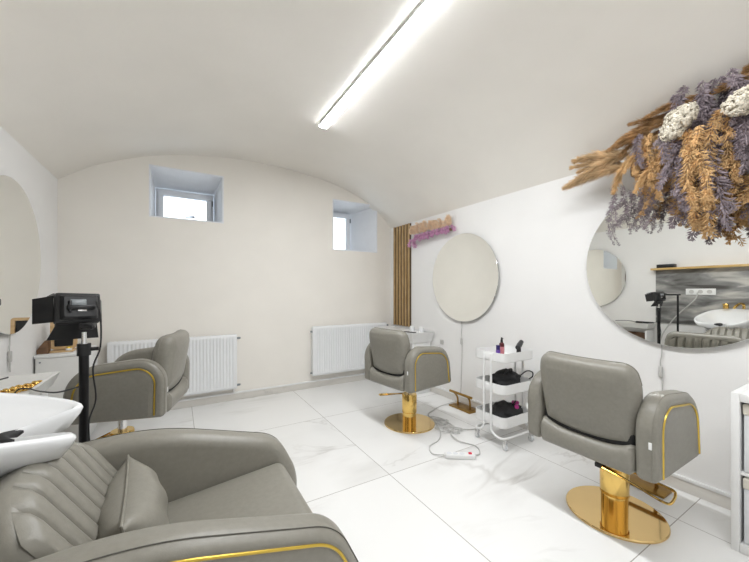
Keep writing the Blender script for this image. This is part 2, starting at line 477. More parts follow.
def rounded_poly(corners, n_arc=10):
    """corners: (x,z,r) in order -> outline with filleted corners"""
    out = []; n = len(corners)
    for i in range(n):
        p0 = Vector(corners[i-1][:2]); p1 = Vector(corners[i][:2]); p2 = Vector(corners[(i+1) % n][:2]); r = corners[i][2]
        a = (p0-p1).normalized(); b = (p2-p1).normalized()
        ang = a.angle(b); t = r/math.tan(ang/2)
        t = min(t, .48*(p0-p1).length, .48*(p2-p1).length); r2 = t*math.tan(ang/2)
        s = p1+a*t; e = p1+b*t
        c = p1+(a+b).normalized()*(r2/math.sin(ang/2))
        a0 = math.atan2(s.y-c.y, s.x-c.x); a1 = math.atan2(e.y-c.y, e.x-c.x)
        da = (a1-a0+PI) % (2*PI)-PI
        for k in range(n_arc+1):
            th = a0+da*k/n_arc; out.append((c.x+r2*math.cos(th), c.y+r2*math.sin(th)))
    # densify long straight runs
    res = []
    for a, b in zip(out, out[1:]+out[:1]):
        d = math.hypot(b[0]-a[0], b[1]-a[1]); m = max(1, int(d/.03))
        for k in range(m): res.append((a[0]+(b[0]-a[0])*k/m, a[1]+(b[1]-a[1])*k/m))
    return res

def inset(out, d):
    """offset a closed outline inwards by d"""
    n = len(out); A = sum(out[i][0]*out[(i+1) % n][1]-out[(i+1) % n][0]*out[i][1] for i in range(n))
    sg = 1 if A > 0 else -1; res = []
    for i in range(n):
        x0, z0 = out[i-1]; x1, z1 = out[i]; x2, z2 = out[(i+1) % n]
        n1 = Vector((-(z1-z0), x1-x0)); n2 = Vector((-(z2-z1), x2-x1))
        if n1.length > 1e-9: n1.normalize()
        if n2.length > 1e-9: n2.normalize()
        m = n1+n2
        m = m.normalized() if m.length > 1e-6 else n2
        k = max(.5, m.dot(n2)); res.append((x1+m.x*sg*d/k, z1+m.y*sg*d/k))
    return res

def rin(corners, d, bottom=None, n_arc=10, n_line=6):
    """filleted outline of the corner polygon inset by d; the edge before corner 0 moves in by `bottom` at most"""
    n = len(corners); P = [Vector(c[:2]) for c in corners]
    A = sum(P[i].x*P[(i+1) % n].y-P[(i+1) % n].x*P[i].y for i in range(n)); sg = 1 if A > 0 else -1
    lines = []
    for i in range(n):
        a, b = P[i], P[(i+1) % n]; t = (b-a).normalized(); nn = Vector((-t.y, t.x))*sg
        o = d if (bottom is None or i != n-1) else min(d, bottom)
        lines.append((a+nn*o, t))
    Q = []
    for i in range(n):
        (p, t), (q, u) = lines[i-1], lines[i]; den = t.x*u.y-t.y*u.x
        k = ((q.x-p.x)*u.y-(q.y-p.y)*u.x)/den; Q.append(p+t*k)
    arcs = []
    for i in range(n):
        p0, p1, p2 = Q[i-1], Q[i], Q[(i+1) % n]; r = max(.006, corners[i][2]-d)
        a = (p0-p1).normalized(); b = (p2-p1).normalized(); ang = a.angle(b)
        t = min(r/math.tan(ang/2), .47*(p0-p1).length, .47*(p2-p1).length); r = t*math.tan(ang/2)
        s_, e_ = p1+a*t, p1+b*t; c = p1+(a+b).normalized()*(r/math.sin(ang/2))
        a0 = math.atan2(s_.y-c.y, s_.x-c.x); da = (math.atan2(e_.y-c.y, e_.x-c.x)-a0+PI) % (2*PI)-PI
        arcs.append([(c.x+r*math.cos(a0+da*k/n_arc), c.y+r*math.sin(a0+da*k/n_arc)) for k in range(n_arc+1)])
    out = []
    for i in range(n):
        out += arcs[i]; a = arcs[i][-1]; b = arcs[(i+1) % n][0]
        for k in range(1, n_line): out.append((a[0]+(b[0]-a[0])*k/n_line, a[1]+(b[1]-a[1])*k/n_line))
    return out

def slab(bm, out, levels):
    """stack of inset outlines: levels = [(y, inset)]"""
    loft(bm, [[(x, y, z) for x, z in inset(out, d)] for y, d in levels])

def arm_parts(parent, cor, s, y_in, th, pipe_in, loc, seam_mat='leather_in', rp=.005, rs=.002):
    """upholstered arm with rolled edge; outer face carries gold piping. s=+-1 gives the side."""
    yi, yo = y_in, y_in+th
    bm = bm_new(); r = th*.42; B = .022
    lv = [(s*yi, r*.9)]
    for k in range(1, 6):
        a = PI/2*k/5; lv.append((s*(yi+r*.75*(1-math.cos(a))), r*.9*(1-math.sin(a))))
    for k in range(0, 6):
        a = PI/2*k/5; lv.append((s*(yo-r*.9*(1-math.sin(a))), r*.9*(1-math.cos(a))))
    lv += [(s*(yo+.002), pipe_in-.008), (s*(yo-.004), pipe_in), (s*(yo+.001), pipe_in+.008), (s*(yo+.004), pipe_in+.03)]
    loft(bm, [[(x, y, z) for x, z in rin(cor, d, B)] for y, d in lv])
    a = obj('armrest', bm, M['leather'], parent, loc, ang=60)
    n1 = len(rin(cor, 0)); last = (len(cor)-1)*(11+5)     # start of the last fillet
    def arch(d, y, skip):
        o = rin(cor, d, B); run = o[5:last+6]
        return [(x, y, z) for x, z in run]
    bm = bm_new(); tube(bm, arch(pipe_in, s*(yo+.001), 0), rp, 8); obj('gold_piping', bm, M['goldpipe'], a)
    bm = bm_new(); tube(bm, arch(.0022, s*(yo-r*.55), 0), rs, 5); obj('seam', bm, M[seam_mat], a)
    return a

def fluted(w, zb, ztop, n, depth, curve_x, rows=14, per=8, edge=.0):
    """upright fluted pad: grid in y and v; ztop(y); curve_x(y,v) gives front x"""
    R_ = []
    ysamp = []
    for i in range(n):
        for k in range(per): ysamp.append((-w/2+w*(i+k/per)/n, k/per))
    ysamp.append((w/2, 1.0))
    for j in range(rows+1):
        v = j/rows; row = []
        for y, f in ysamp:
            d = depth*(math.sqrt(max(0, 1-(2*f-1)**4))**.8)
            end = min(1, (1-v)*rows/1.6)**.5 * min(1, v*rows/1.0+.3)
            zt = ztop(y); z = zb+(zt-zb)*v
            row.append((curve_x(y, v)+(d*end - .0), y, z))
        R_.append(row)
    return R_

# ------------------------------------------------------------------ salon chair
ARM = [(-.275, .0, .03), (-.282, .380, .15), (.222, .325, .19), (.262, .0, .03)]
def make_chair(label):
    t = thing('salon_chair', label, 'salon chair', (0, 0, 0), 0, 'grey salon chairs with gold bases')
    Z = .39
    # seat body (shell between the arms) with a dished back edge
    bm = bm_new()
    N = 22; rings = []
    for k in range(N+1):
        y = -.218+.436*k/N; q = abs(y)/.218
        zt = .110+.045*q**4     # lower in the middle behind the backrest
        e = .02 if k in (0, N) else 0
        o = rounded_poly([(-.285+e, e, .03), (-.290+e, zt-e, .045), (-.10, zt-.02-e, .03), (-.05, .125, .03), (.23, .125, .03), (.25-e, e+.02, .04)], 6)
        rings.append([(x, y, z) for x, z in o])
    m = min(len(r) for r in rings)
    def resamp(r, m=90):
        P = [Vector(p) for p in r]+[Vector(r[0])]; d = [0]
        for a, b in zip(P, P[1:]): d.append(d[-1]+(b-a).length)
        out = []; j = 0
        for k in range(m):
            q = d[-1]*k/m
            while d[j+1] < q: j += 1
            out.append(P[j].lerp(P[j+1], (q-d[j])/max(1e-9, d[j+1]-d[j])))
        return out
    loft(bm, [resamp(r) for r in rings])
    obj('seat_base', bm, M['leather'], t, (0, 0, Z), ang=60)
    bm = bm_new(); box(bm, (.04, 0, .150), (.44, .425, .085), .035, 5); obj('seat_cushion', bm, M['leather'], t, (0, 0, Z), ang=60)
    # backrest: thick rounded slab, tilted back
    cor = [(-.211, .095, .03), (-.232, .36, .3), (-.210, .464, .07), (.210, .464, .07), (.232, .36, .3), (.211, .095, .03)]
    bm = bm_new(); th = .105; r = .045; rings = []
    lv = [(-th/2-.0105, -.06), (-th/2-.010, -.35), (-th/2-.009, -.65), (-th/2-.0075, .075), (-th/2-.004, r+.012)]
    for k in range(0, 7):
        a = PI/2*k/6; lv.append((-th/2+r*(1-math.cos(a)), r*(1-math.sin(a))))
    for k in range(0, 7):
        a = PI/2*k/6; lv.append((th/2-r*(1-math.sin(a)), r*(1-math.cos(a))))
    lv.append((th/2-.012, r+.004))
    for x, d in lv:
        rings.append([(x + .03*((y/.25)**2) - .25*max(0, .16-z)**1.3*(x > 0), y, z - .014*(1-(y/.22)**2)*max(0, 1-(z-.1)/.15)) for y, z in (rin(cor, d) if d >= 0 else [(-d*a, .28-d*(b-.28)) for a, b in rin(cor, .075)])])
    loft(bm, rings)
    back = obj('backrest', bm, M['leather'], t, (-.200, 0, Z+.03), (0, R(-9), 0), ang=60)
    bm = bm_new()
    ztop = lambda y: .445-.05*(abs(y)/.2)**4
    grid(bm, fluted(.39, .10, ztop, 8, .030, lambda y, v: th/2-.016+.03*(y/.25)**2, 12, 8))
    obj('fluted_pad', bm, M['leather_in'], back, ang=60)
    bm = bm_new(); tube(bm, [(.03*(y/.25)**2+.012, y*1.0, z) for y, z in rin(cor, -.0005)[22:-28]], .0022, 5); obj('seam', bm, M['leather_in'], back)
    # black block standing in for the shade in the gap below the backrest
    bm = bm_new(); box(bm, (-.205, 0, .13), (.09, .42, .12), .02, 3); obj('gap_shade', bm, M['shadow_gap'], t, (0, 0, Z))
    for s in (1, -1):
        arm_parts(t, ARM, s, .217, .086, .052, (0, 0, Z))
        bm = bm_new(); box(bm, (-.2915, s*.283, .17), (.003, .012, .030), .001, 1); obj('fabric_tag', bm, M['white'], t, (0, 0, Z))
    # pedestal
    bm = bm_new(); box(bm, (0, 0, .395), (.24, .2, .03), .006); obj('mounting_plate', bm, M['blackm'], t)
    bm = bm_new(); lathe(bm, [(0, .0), (.026, .0), (.026, .17), (0, .17)], (0, 0, .22), 20); obj('piston', bm, M['chrome'], t)
    bm = bm_new(); lathe(bm, [(0, .11), (.066, .11), (.067, .115), (.067, .265), (.063, .275), (.03, .275), (0, .275)], sides=48); obj('column_sleeve', bm, M['gold'], t, ang=40)
    bm = bm_new(); lathe(bm, [(0, .012), (.062, .012), (.062, .12), (0, .12)], sides=48); obj('column', bm, M['gold'], t, ang=40)
    bm = bm_new(); lathe(bm, [(0, .0), (.228, .0), (.230, .003), (.230, .008), (.226, .013), (0, .014)], sides=80); obj('base_disc', bm, M['golddisc'], t, ang=40)
    bm = bm_new()
    pts = [(-.076, .045, .262), (-.080, -.05, .252), (-.098, -.19, .232), (-.106, -.25, .226), (-.095, -.272, .232), (-.035, -.268, .258), (-.022, -.22, .264), (-.012, -.06, .268)]
    tube(bm, smooth_pts(pts, 4), .006, 8); lv = obj('pump_lever', bm, M['gold'], t)
    bm = bm_new(); box(bm, (-.072, .045, .260), (.026, .034, .026), .006); obj('lever_pivot', bm, M['black'], lv)
    return t

UP = ('seat_base', 'seat_cushion', 'backrest', 'gap_shade', 'armrest', 'fabric_tag', 'mounting_plate')
def pose_chair(t, px, py, rz, shift, lift, lever):
    t.location = (px, py, 0); t.rotation_euler = (0, 0, rz)
    for c in C.objects:
        if c.parent != t: continue
        b = c.name.split('.')[0]
        if b in UP: c.location.x += shift if b != 'mounting_plate' else 0; c.location.z += lift
        if b == 'piston': c.location.z += lift
        if b == 'pump_lever': c.rotation_euler = (0, 0, lever)
ch = make_chair('grey salon chair seen from behind under the large flower-topped mirror')
ch2 = copy_tree(ch); ch3 = copy_tree(ch)
ch2['label'] = 'grey salon chair in front of the slat panel, white trolley on its right'
ch3['label'] = 'grey salon chair seen from the side, facing the left wall near the radiator'
pose_chair(ch, 2.05, .878, R(0), -.062, 0, R(0))
pose_chair(ch2, 1.82, 2.43, R(9), -.02, 0, R(-128))
pose_chair(ch3, -.32, 2.78, R(165), -.06, .04, R(150))

# ------------------------------------------------------------------ shampoo chair in the foreground
t = thing('shampoo_chair', 'large grey padded wash chair with fluted back in the left foreground', 'wash chair', (.0, 1.14, 0))
WARM = [(-.60, .10, .03), (-.61, .672, .12), (-.08, .712, .8), (.37, .585, .15), (.452, .42, .22), (.425, .10, .03)]
for s in (1, -1): arm_parts(t, WARM, s, .245, .11, .030, (0, 0, 0), 'seam', .0042, .0014)
bm = bm_new(); box(bm, (.06, 0, .27), (.68, .486, .32), .03, 4); obj('seat_base', bm, M['leather_in'], t)
bm = bm_new(); box(bm, (.122, 0, .437), (.52, .486, .10), .035, 6, Matrix.Rotation(R(-6), 4, 'Y')); obj('seat_cushion', bm, M['leather'], t, ang=60)
bm = bm_new(); box(bm, (.0, 0, .06), (.72, .62, .12), .01); obj('plinth', bm, M['blackm'], t)
# reclined fluted back
bk = bpy.data.objects.new('backrest', None); C.objects.link(bk); bpy.data.objects.remove(bk)
bm = bm_new()
cor = [(-.242, -.06, .03), (-.242, .378, .14), (.242, .378, .14), (.242, -.06, .03)]
rings = []
th = .12
for x, d in [(-th/2, .03), (-th/2+.01, .01), (-th/2+.03, 0), (th/2-.05, 0), (th/2-.03, .006), (th/2-.022, .03)]:
    rings.append([(x, y, z) for y, z in rin(cor, d)])
loft(bm, rings)
back = obj('backrest', bm, M['leather'], t, (-.135, 0, .46), (0, R(-33), 0), ang=60)
bm = bm_new()
grid(bm, fluted(.474, -.05, lambda y: .372-.09*max(0, (abs(y)-.07)/.167)**2.4, 8, .026, lambda y, v: th/2-.028, 16, 10))
obj('fluted_pad', bm, M['leather'], back, ang=70)

# cushion leaning on the backrest
bm = bm_new(); N = 18; S = .20; SZ = .10
def pil(u, v, s):
    e = (1-abs(u)**2.6)*(1-abs(v)**2.6)
    k = 1-.13*(1-max(abs(u), abs(v))**2)*0
    pinch = 1-.10*(1-abs(u)**2)*abs(v)**3 ; pinch2 = 1-.10*(1-abs(v)**2)*abs(u)**3
    wr = .004*math.sin(9*u+4*v)*e
    return (s*(.078*max(0, e)**.55+wr), u*S*pinch2, v*SZ*pinch)
for s in (1, -1): grid(bm, [[pil(-1+2*i/N, -1+2*j/N, s) for i in range(N+1)] for j in range(N+1)])
bmesh.ops.remove_doubles(bm, verts=bm.verts, dist=.0005)
cu = obj('cushion', bm, M['leather'], None, (-.105, 1.145, .572), (R(0), R(-12), R(4)), ang=80)
tag(cu, 'small grey leather cushion leaning on the fluted back of the wash chair', 'cushion')
bm = bm_new()
K = [-1+2*k/12 for k in range(12)]
edge = [(u, -1) for u in K]+[(1, u) for u in K]+[(-u, 1) for u in K]+[(-1, -u) for u in K]
def pe(p):
    q = pil(p[0], p[1], 0); return (0, q[1]*1.005, q[2]*1.005)
tube(bm, [pe(p) for p in edge], .0035, 6, True); obj('seam', bm, M['leather_in'], cu)

# ------------------------------------------------------------------ shampoo basin
t = thing('shampoo_basin', 'white ceramic wash basin with neck notch behind the wash chair', 'wash basin', (-.565, 1.262, 0), R(8))
def basin_pt(th, sc, z):
    c, s = math.cos(th), math.sin(th)
    x = .325*math.copysign(abs(c)**.7, c); y = .255*math.copysign(abs(s)**.8, s)
    if c > 0: x += .035*math.exp(-((abs(y)-.155)/.05)**2)-.16*math.exp(-(y/.09)**2)
    return x, y
def rimz(x, y, c):
    z = .838+(.33-x)*.225
    if c > 0: z -= .06*math.exp(-(y/.10)**2)
    return z
NT = 96
def bring(sc, fz):
    r = []
    for k in range(NT):
        th = 2*PI*k/NT; x, y = basin_pt(th, 1, 0); rz = rimz(x, y, math.cos(th))
        r.append((x*sc-.02*(1-sc), y*sc, fz(rz)))
    return r
bm = bm_new()
loft(bm, [bring(.12, lambda z: .70), bring(.42, lambda z: .705), bring(.75, lambda z: z*.35+.47), bring(.91, lambda z: z-.062), bring(.98, lambda z: z-.030), bring(1.0, lambda z: z-.013),
          bring(.992, lambda z: z-.006), bring(.97, lambda z: z), bring(.93, lambda z: z-.004), bring(.89, lambda z: z-.020), bring(.80, lambda z: z*.6+.315), bring(.60, lambda z: z*.3+.535), bring(.30, lambda z: .765), bring(.07, lambda z: .755)])
obj('bowl', bm, M['ceramic'], t, ang=70)
bm = bm_new()
loft(bm, [[(x*.5-.08, y*.38, z) for x, y in [(.3*math.cos(2*PI*k/40), .28*math.sin(2*PI*k/40)) for k in range(40)]] for z in (0, .55)] + [[(x*.8-.05, y*.7, .72) for x, y in [(.3*math.cos(2*PI*k/40), .28*math.sin(2*PI*k/40)) for k in range(40)]]])
obj('pedestal', bm, M['ceramic'], t, ang=50)
bm = bm_new()
pts = []
for k in range(13):
    y = -.045+.09*k/12; x = .325+.035*math.exp(-((abs(y)-.155)/.05)**2)-.16*math.exp(-(y/.09)**2)-.004; c = 1
    pts.append((x-.008, y, rimz(x, y, 1)-.012))
tube(bm, pts, [.008+.012*math.sin(PI*k/12) for k in range(13)], 10); obj('neck_rest', bm, M['rubber'], t, ang=60)
bm = bm_new(); lathe(bm, [(0, 0), (.028, 0), (.028, .05), (.02, .065), (0, .065)], (-.255, .10, .985), 20)
box(bm, (-.215, .10, 1.045), (.09, .012, .010), .004); obj('mixer_tap', bm, M['gold'], t)
bm = bm_new(); tube(bm, smooth_pts([(-.26, -.06, .985), (-.255, -.06, 1.04), (-.20, -.05, 1.055), (-.13, -.04, 1.03), (-.09, -.035, 1.0)], 5), .014, 10); obj('shower_handle', bm, M['gold'], t)

# ------------------------------------------------------------------ shampoo wall: stone panel, shelf, socket
bm = bm_new(); box(bm, (LX+.0105, 1.02, 1.13), (.02, 2.10, .77), .002)
tag(obj('wall_panel', bm, M['stone']), 'grey streaked stone panel on the left wall behind the basin', 'wall panel')
bm = bm_new(); box(bm, (LX+.0605, 1.04, 1.529), (.12, 2.12, .028), .003)
tag(obj('wall_shelf', bm, M['shelfwood']), 'long golden wooden shelf above the stone panel, seen in the mirror', 'shelf')
bm = bm_new(); box(bm, (LX+.065, 1.93, 1.543+.026), (.10, .20, .05), .004); 
k = obj('storage_box', bm, M['black']); tag(k, 'flat black box lying on the wooden shelf, seen in the mirror', 'box')
t = thing('power_socket', 'white triple socket on the stone panel, seen in the mirror', 'socket', (LX+.02, 1.58, 1.20))
bm = bm_new(); box(bm, (.006, 0, 0), (.012, .30, .085), .004, 3); obj('cover_plate', bm, M['white'], t)
for k in (-1, 0, 1):
    bm = bm_new(); lathe(bm, [(0, .012), (.026, .012), (.026, .015), (.022, .0155), (0, .0125)], (0, k*.09, 0), 24, 'x'); obj('socket', bm, M['cord'], t)
bm = bm_new(); tube(bm, smooth_pts([(LX+.055, 1.60, 1.19), (LX+.07, 1.62, 1.10), (LX+.06, 1.72, .98), (LX+.06, 1.86, .80), (LX+.06, 2.0, .5), (LX+.07, 2.05, .02)], 6), .008, 8)
tag(obj('white_cable', bm, M['cord']), 'thick white cable hanging from the socket on the stone panel', 'cable')

# ------------------------------------------------------------------ consoles
def open_tray(bm, x0, x1, y0, y1, z0, z1, flare, th=.018):
    """open-topped box whose sides lean outwards"""
    o0 = [(x0, y0+flare, z0), (x1-flare, y0+flare, z0), (x1-flare, y1-flare, z0), (x0, y1-flare, z0)]
    o1 = [(x0, y0, z1), (x1, y0, z1), (x1, y1, z1), (x0, y1, z1)]
    i1 = [(x0+th, y0+th, z1), (x1-th, y0+th, z1), (x1-th, y1-th, z1), (x0+th, y1-th, z1)]
    i0 = [(x0+th, y0+flare+th, z0+th), (x1-flare-th, y0+flare+th, z0+th), (x1-flare-th, y1-flare-th, z0+th), (x0+th, y1-flare-th, z0+th)]
    loft(bm, [o0, o1, i1, i0])
# near console on the left wall
cx0, cx1, cy0, cy1 = LX+.022, -.595, 2.05, 2.63
t = thing('wall_console', 'white open tray console below the left mirror, gold chain lying in it', 'console', (0, 0, 0), 0, 'white consoles below the mirrors')
t.location = (cx0, (cy0+cy1)/2, 0)
bm = bm_new(); open_tray(bm, 0, cx1-cx0, -(cy1-cy0)/2, (cy1-cy0)/2, .665, .735, .03); obj('tray', bm, M['offwhite'], t, ang=20)
bm = bm_new(); box(bm, ((cx1-cx0)/2-.02, (cy1-cy0)/2-.05, .317), ((cx1-cx0)-.05, .02, .622), .002); obj('side_panel', bm, M['white'], t)
bm = bm_new(); box(bm, ((cx1-cx0)/2-.02, -(cy1-cy0)/2+.05, .317), ((cx1-cx0)-.05, .02, .622), .002); obj('side_panel', bm, M['white'], t)
bm = bm_new(); box(bm, (.01, 0, .38), (.02, cy1-cy0-.124, .40), .002); obj('back_panel', bm, M['darkwood'], t)
bm = bm_new(); box(bm, ((cx1-cx0)/2-.03, 0, .36), ((cx1-cx0)-.08, cy1-cy0-.124, .018), .002); obj('shelf', bm, M['white'], t)
# gold chain lying in the tray
bm = bm_new()
base = smooth_pts([(-.80, 2.20, .690), (-.77, 2.26, .690), (-.80, 2.31, .690), (-.755, 2.35, .690), (-.725, 2.39, .690), (-.71, 2.43, .690), (-.675, 2.46, .690), (-.66, 2.52, .690)], 6)
for i, p in enumerate(base):
    rt = Matrix.Rotation(R(90*(i % 2)), 4, 'X') @ Matrix.Rotation(.7*i, 4, 'Z')
    ring = [Vector((.018*math.cos(2*PI*k/10), .012*math.sin(2*PI*k/10), 0)) for k in range(10)]
    tube(bm, [p+Vector((0, 0, .010))+(rt @ q) for q in ring], .0055, 6, True)
tag(obj('gold_chain', bm, M['gold'], ang=80), 'chunky gold chain lying in the white tray console', 'chain')
# hair straightener with cord
t = thing('hair_straightener', 'black hair tool with cable lying across the white tray console', 'hair tool', (-.80, 2.22, .736))
bm = bm_new(); box(bm, (0, -.05, .006), (.03, .22, .024), .008, 3); obj('handle', bm, M['black'], t)
bm = bm_new(); tube(bm, smooth_pts([(0, .06, .006), (.01, .14, .016), (.0, .24, .012), (.01, .33, .006)], 5), .004, 6); obj('cord', bm, M['black'], t)

# far cabinet on the left wall
t = thing('side_cabinet', 'white cabinet in the far left corner behind the tripod light', 'cabinet', (LX+.155, 3.56, 0))
bm = bm_new(); box(bm, (0, 0, .365), (.28, .40, .69), .003); obj('body', bm, M['offwhite'], t)
bm = bm_new(); box(bm, (0, 0, .722), (.29, .41, .022), .003); obj('top', bm, M['white'], t)
bm = bm_new(); box(bm, (.146, 0, .365), (.012, .385, .66), .003); d = obj('door', bm, M['white'], t)
bm = bm_new(); box(bm, (.158, .14, .45), (.012, .012, .12), .004); obj('handle', bm, M['chrome'], d)
bm = bm_new(); lathe(bm, [(0, -.003), (.006, -.003), (.006, .0), (0, .0)], (-.115, -.200, .68), 10, 'y'); obj('screw', bm, M['screen'], t)
# wooden table mirror on that cabinet
t = thing('table_mirror', 'light wooden framed table mirror on the far left cabinet', 'table mirror', (-.775, 3.50, .733), R(0))
bm = bm_new()
o = rounded_poly([(-.078, .012, .03), (-.085, .27, .02), (.085, .27, .02), (.078, .012, .03)], 6)
i_ = inset(o, .022)
loft(bm, [[(x, -.012, z) for x, z in o], [(x, .012, z) for x, z in o], [(x, .012, z) for x, z in i_], [(x, -.012, z) for x, z in i_], [(x, -.012, z) for x, z in o]], False, False)
obj('frame', bm, M['woodframe'], t, (0, 0, .006), (R(-8), 0, 0))
bm = bm_new(); box(bm, (0, .004, .142), (.118, .006, .225)); obj('glass', bm, M['blackm'], t, (0, 0, .006), (R(-8), 0, 0))
bm = bm_new(); box(bm, (0, -.01, .007), (.14, .11, .014), .006, 3); obj('base', bm, M['woodframe'], t)
bm = bm_new(); box(bm, (-.02, .085, .09), (.05, .012, .19), .002, 1, Matrix.Rotation(R(18), 4, 'X')); obj('stand', bm, M['darkwood'], t)
t = thing('wooden_block', 'dark brown wooden block beside the table mirror on the far cabinet', 'block', (-.876, 3.455, .733))
bm = bm_new(); loft(bm, [[(-.035, y, 0), (.03, y, 0), (.03, y, .10), (.01, y, .10), (-.035, y, .03)] for y in (-.03, .03)]); obj('block', bm, M['darkwood'], t)
t = thing('makeup_pot', 'small yellow and white makeup pot in front of the table mirror', 'makeup pot', (-.735, 3.452, .747))
bm = bm_new(); lathe(bm, [(0, 0), (.018, 0), (.018, .015), (0, .015)], sides=16); obj('pot', bm, M['white'], t)
bm = bm_new(); lathe(bm, [(0, .015), (.017, .015), (.013, .028), (0, .03)], sides=16); obj('lid', bm, M['goldpipe'], t)

# console in the right far corner (under slat panel)
t = thing('wall_console', 'white console under the slat panel, half hidden by the salon chair', 'console', (WX-.016, 3.42, 0), PI, 'white consoles below the mirrors')
bm = bm_new(); open_tray(bm, 0, .33, -.42, .42, .60, .725, .05); obj('tray', bm, M['white'], t, ang=20)
bm = bm_new(); box(bm, (.155, 0, .708), (.235, .73, .012), .002); obj('top', bm, M['white'], t)
bm = bm_new(); box(bm, (.14, .35, .30), (.26, .02, .598), .002); obj('side_panel', bm, M['white'], t)
bm = bm_new(); box(bm, (.14, -.35, .30), (.26, .02, .598), .002); obj('side_panel', bm, M['white'], t)
t = thing('jar', 'small clear white jar on the console by the slat panel', 'jar', (2.50, 3.19, .714), 0, 'white jars on the corner console')
bm = bm_new(); lathe(bm, [(0, 0), (.028, 0), (.03, .01), (.03, .045), (.026, .05), (0, .05)], sides=20); obj('body', bm, M['ceramic'], t)
bm = bm_new(); lathe(bm, [(0, .05), (.028, .05), (.028, .062), (0, .064)], sides=20); obj('lid', bm, M['white'], t)
t['label'] = 'white lidded jar on the corner console, left of the other jar'; t.location = (2.50, 3.28, .714)
t2 = copy_tree(t); t2.location = (2.53, 3.14, .714); t2['label'] = 'white lidded jar on the corner console, nearer the round mirror'
bm = bm_new(); box(bm, (0, 0, .004), (.03, .17, .008), .003); 
for k in range(14): box(bm, (-.022, -.075+k*.0115, .004), (.026, .004, .004))
tag(obj('comb', bm, M['black'], None, (2.38, 3.17, .716), (0, 0, R(20))), 'black comb on the corner console behind the salon chair', 'comb')
bm = bm_new(); box(bm, (-.006, 0, 0), (.012, .05, .05), .004); tag(obj('wall_socket', bm, M['cord'], None, (WX, 2.88, .62)), 'small white socket on the right wall above the salon chair arm', 'socket')

# ------------------------------------------------------------------ LED panel on stand
t = thing('led_light_stand', 'black LED panel with barn doors on a tripod stand by the left wall', 'video light', (-.345, 1.85, 0))
bm = bm_new(); tube(bm, [(0, 0, .07), (0, 0, .98)], .0175, 14); pole = obj('pole', bm, M['blackm'], t)
bm = bm_new(); tube(bm, [(0, 0, .98), (0, 0, 1.0), (0, 0, 1.035)], [.013, .010, .010], 12); obj('spigot', bm, M['chrome'], t)
bm = bm_new(); lathe(bm, [(0, 0), (.024, 0), (.024, .05), (0, .05)], (0, 0, .935), 16); tube(bm, [(.02, 0, .96), (.05, 0, .96)], .008); obj('collar', bm, M['black'], t)
for k in range(3):
    a = R(80+120*k)
    bm = bm_new(); tube(bm, [(.015*math.cos(a), .015*math.sin(a), .30), (.27*math.cos(a), .27*math.sin(a), .012)], .009, 8)
    leg = obj('leg', bm, M['blackm'], t)
    bm = bm_new(); lathe(bm, [(0, -.0115), (.013, -.0115), (.013, .01), (0, .014)], (.27*math.cos(a), .27*math.sin(a), .012), 10); obj('rubber_foot', bm, M['rubber'], leg)
head = bpy.data.objects.new('lamp_head', None); bpy.data.objects.remove(head)
HR = (R(-12), R(2), R(24))
bm = bm_new()
# housing: tapered box, back side towards the viewer (-y)
def rr(w, h, y, r): return [(x, y, z) for x, z in rounded_poly([(-w, -h, r), (w, -h, r), (w, h, r), (-w, h, r)], 4)]
loft(bm, [rr(.052, .042, -.036, .006), rr(.057, .048, -.030, .008), rr(.061, .052, -.012, .008), rr(.072, .062, -.008, .006), rr(.074, .064, .022, .006), rr(.070, .060, .024, .005)])
head = obj('lamp_head', bm, M['black'], t, (-.018, 0, 1.138), HR)
bm = bm_new(); box(bm, (-.008, -.037, .014), (.052, .004, .032), .002); obj('display', bm, M['screen'], head)
bm = bm_new(); box(bm, (.004, -.037, -.016), (.030, .004, .010), .001); obj('button', bm, M['chrome'], head)
bm = bm_new(); box(bm, (0, -.042, -.004), (.09, .010, .018), .003); box(bm, (-.035, -.042, .0), (.010, .010, .05), .003); obj('battery_plate', bm, M['blackm'], head)
bm = bm_new(); box(bm, (0, .0245, 0), (.13, .002, .11)); obj('led_face', bm, M['white'], head)
def door(pts, nm='barn_door'):
    bm = bm_new()
    a = Vector(pts[1])-Vector(pts[0]); b = Vector(pts[3])-Vector(pts[0]); n = a.cross(b).normalized()*.0015
    loft(bm, [[Vector(p)-n for p in pts], [Vector(p)+n for p in pts]]); obj(nm, bm, M['black'], head)
door([(-.074, .022, -.055), (-.074, .022, .055), (-.125, .080, .052), (-.125, .080, -.052)])
door([(.074, .022, -.055), (.074, .022, .055), (.105, .10, .050), (.105, .10, -.050)])
door([(-.066, .022, -.064), (.066, .022, -.064), (.085, .075, -.122), (-.085, .075, -.122)])
door([(-.075, .022, .064), (.075, .022, .064), (.085, .10, .062), (-.085, .10, .062)])
bm = bm_new(); box(bm, (.012, 0, 1.062), (.05, .05, .03), .008); tube(bm, [(.0, -.03, 1.062), (.04, -.05, 1.055)], .008); obj('tilt_bracket', bm, M['black'], t)
bm = bm_new(); tube(bm, smooth_pts([(.045, -.03, 1.165), (.062, -.045, 1.10), (.060, -.035, .97), (.035, -.03, .88), (.045, -.03, .75), (.022, -.03, .66), (.022, -.02, .56)], 6), .0032, 6); obj('cord', bm, M['black'], t)

bm = bm_new(); tube(bm, smooth_pts([(-.365, 1.86, .80), (-.46, 1.98, .76), (-.55, 2.10, .748), (-.61, 2.20, .742), (-.66, 2.24, .735), (-.70, 2.26, .67)], 6), .0035, 6)
tag(obj('black_cable', bm, M['black']), 'thin black cable running from the light stand to the tray console', 'cable')

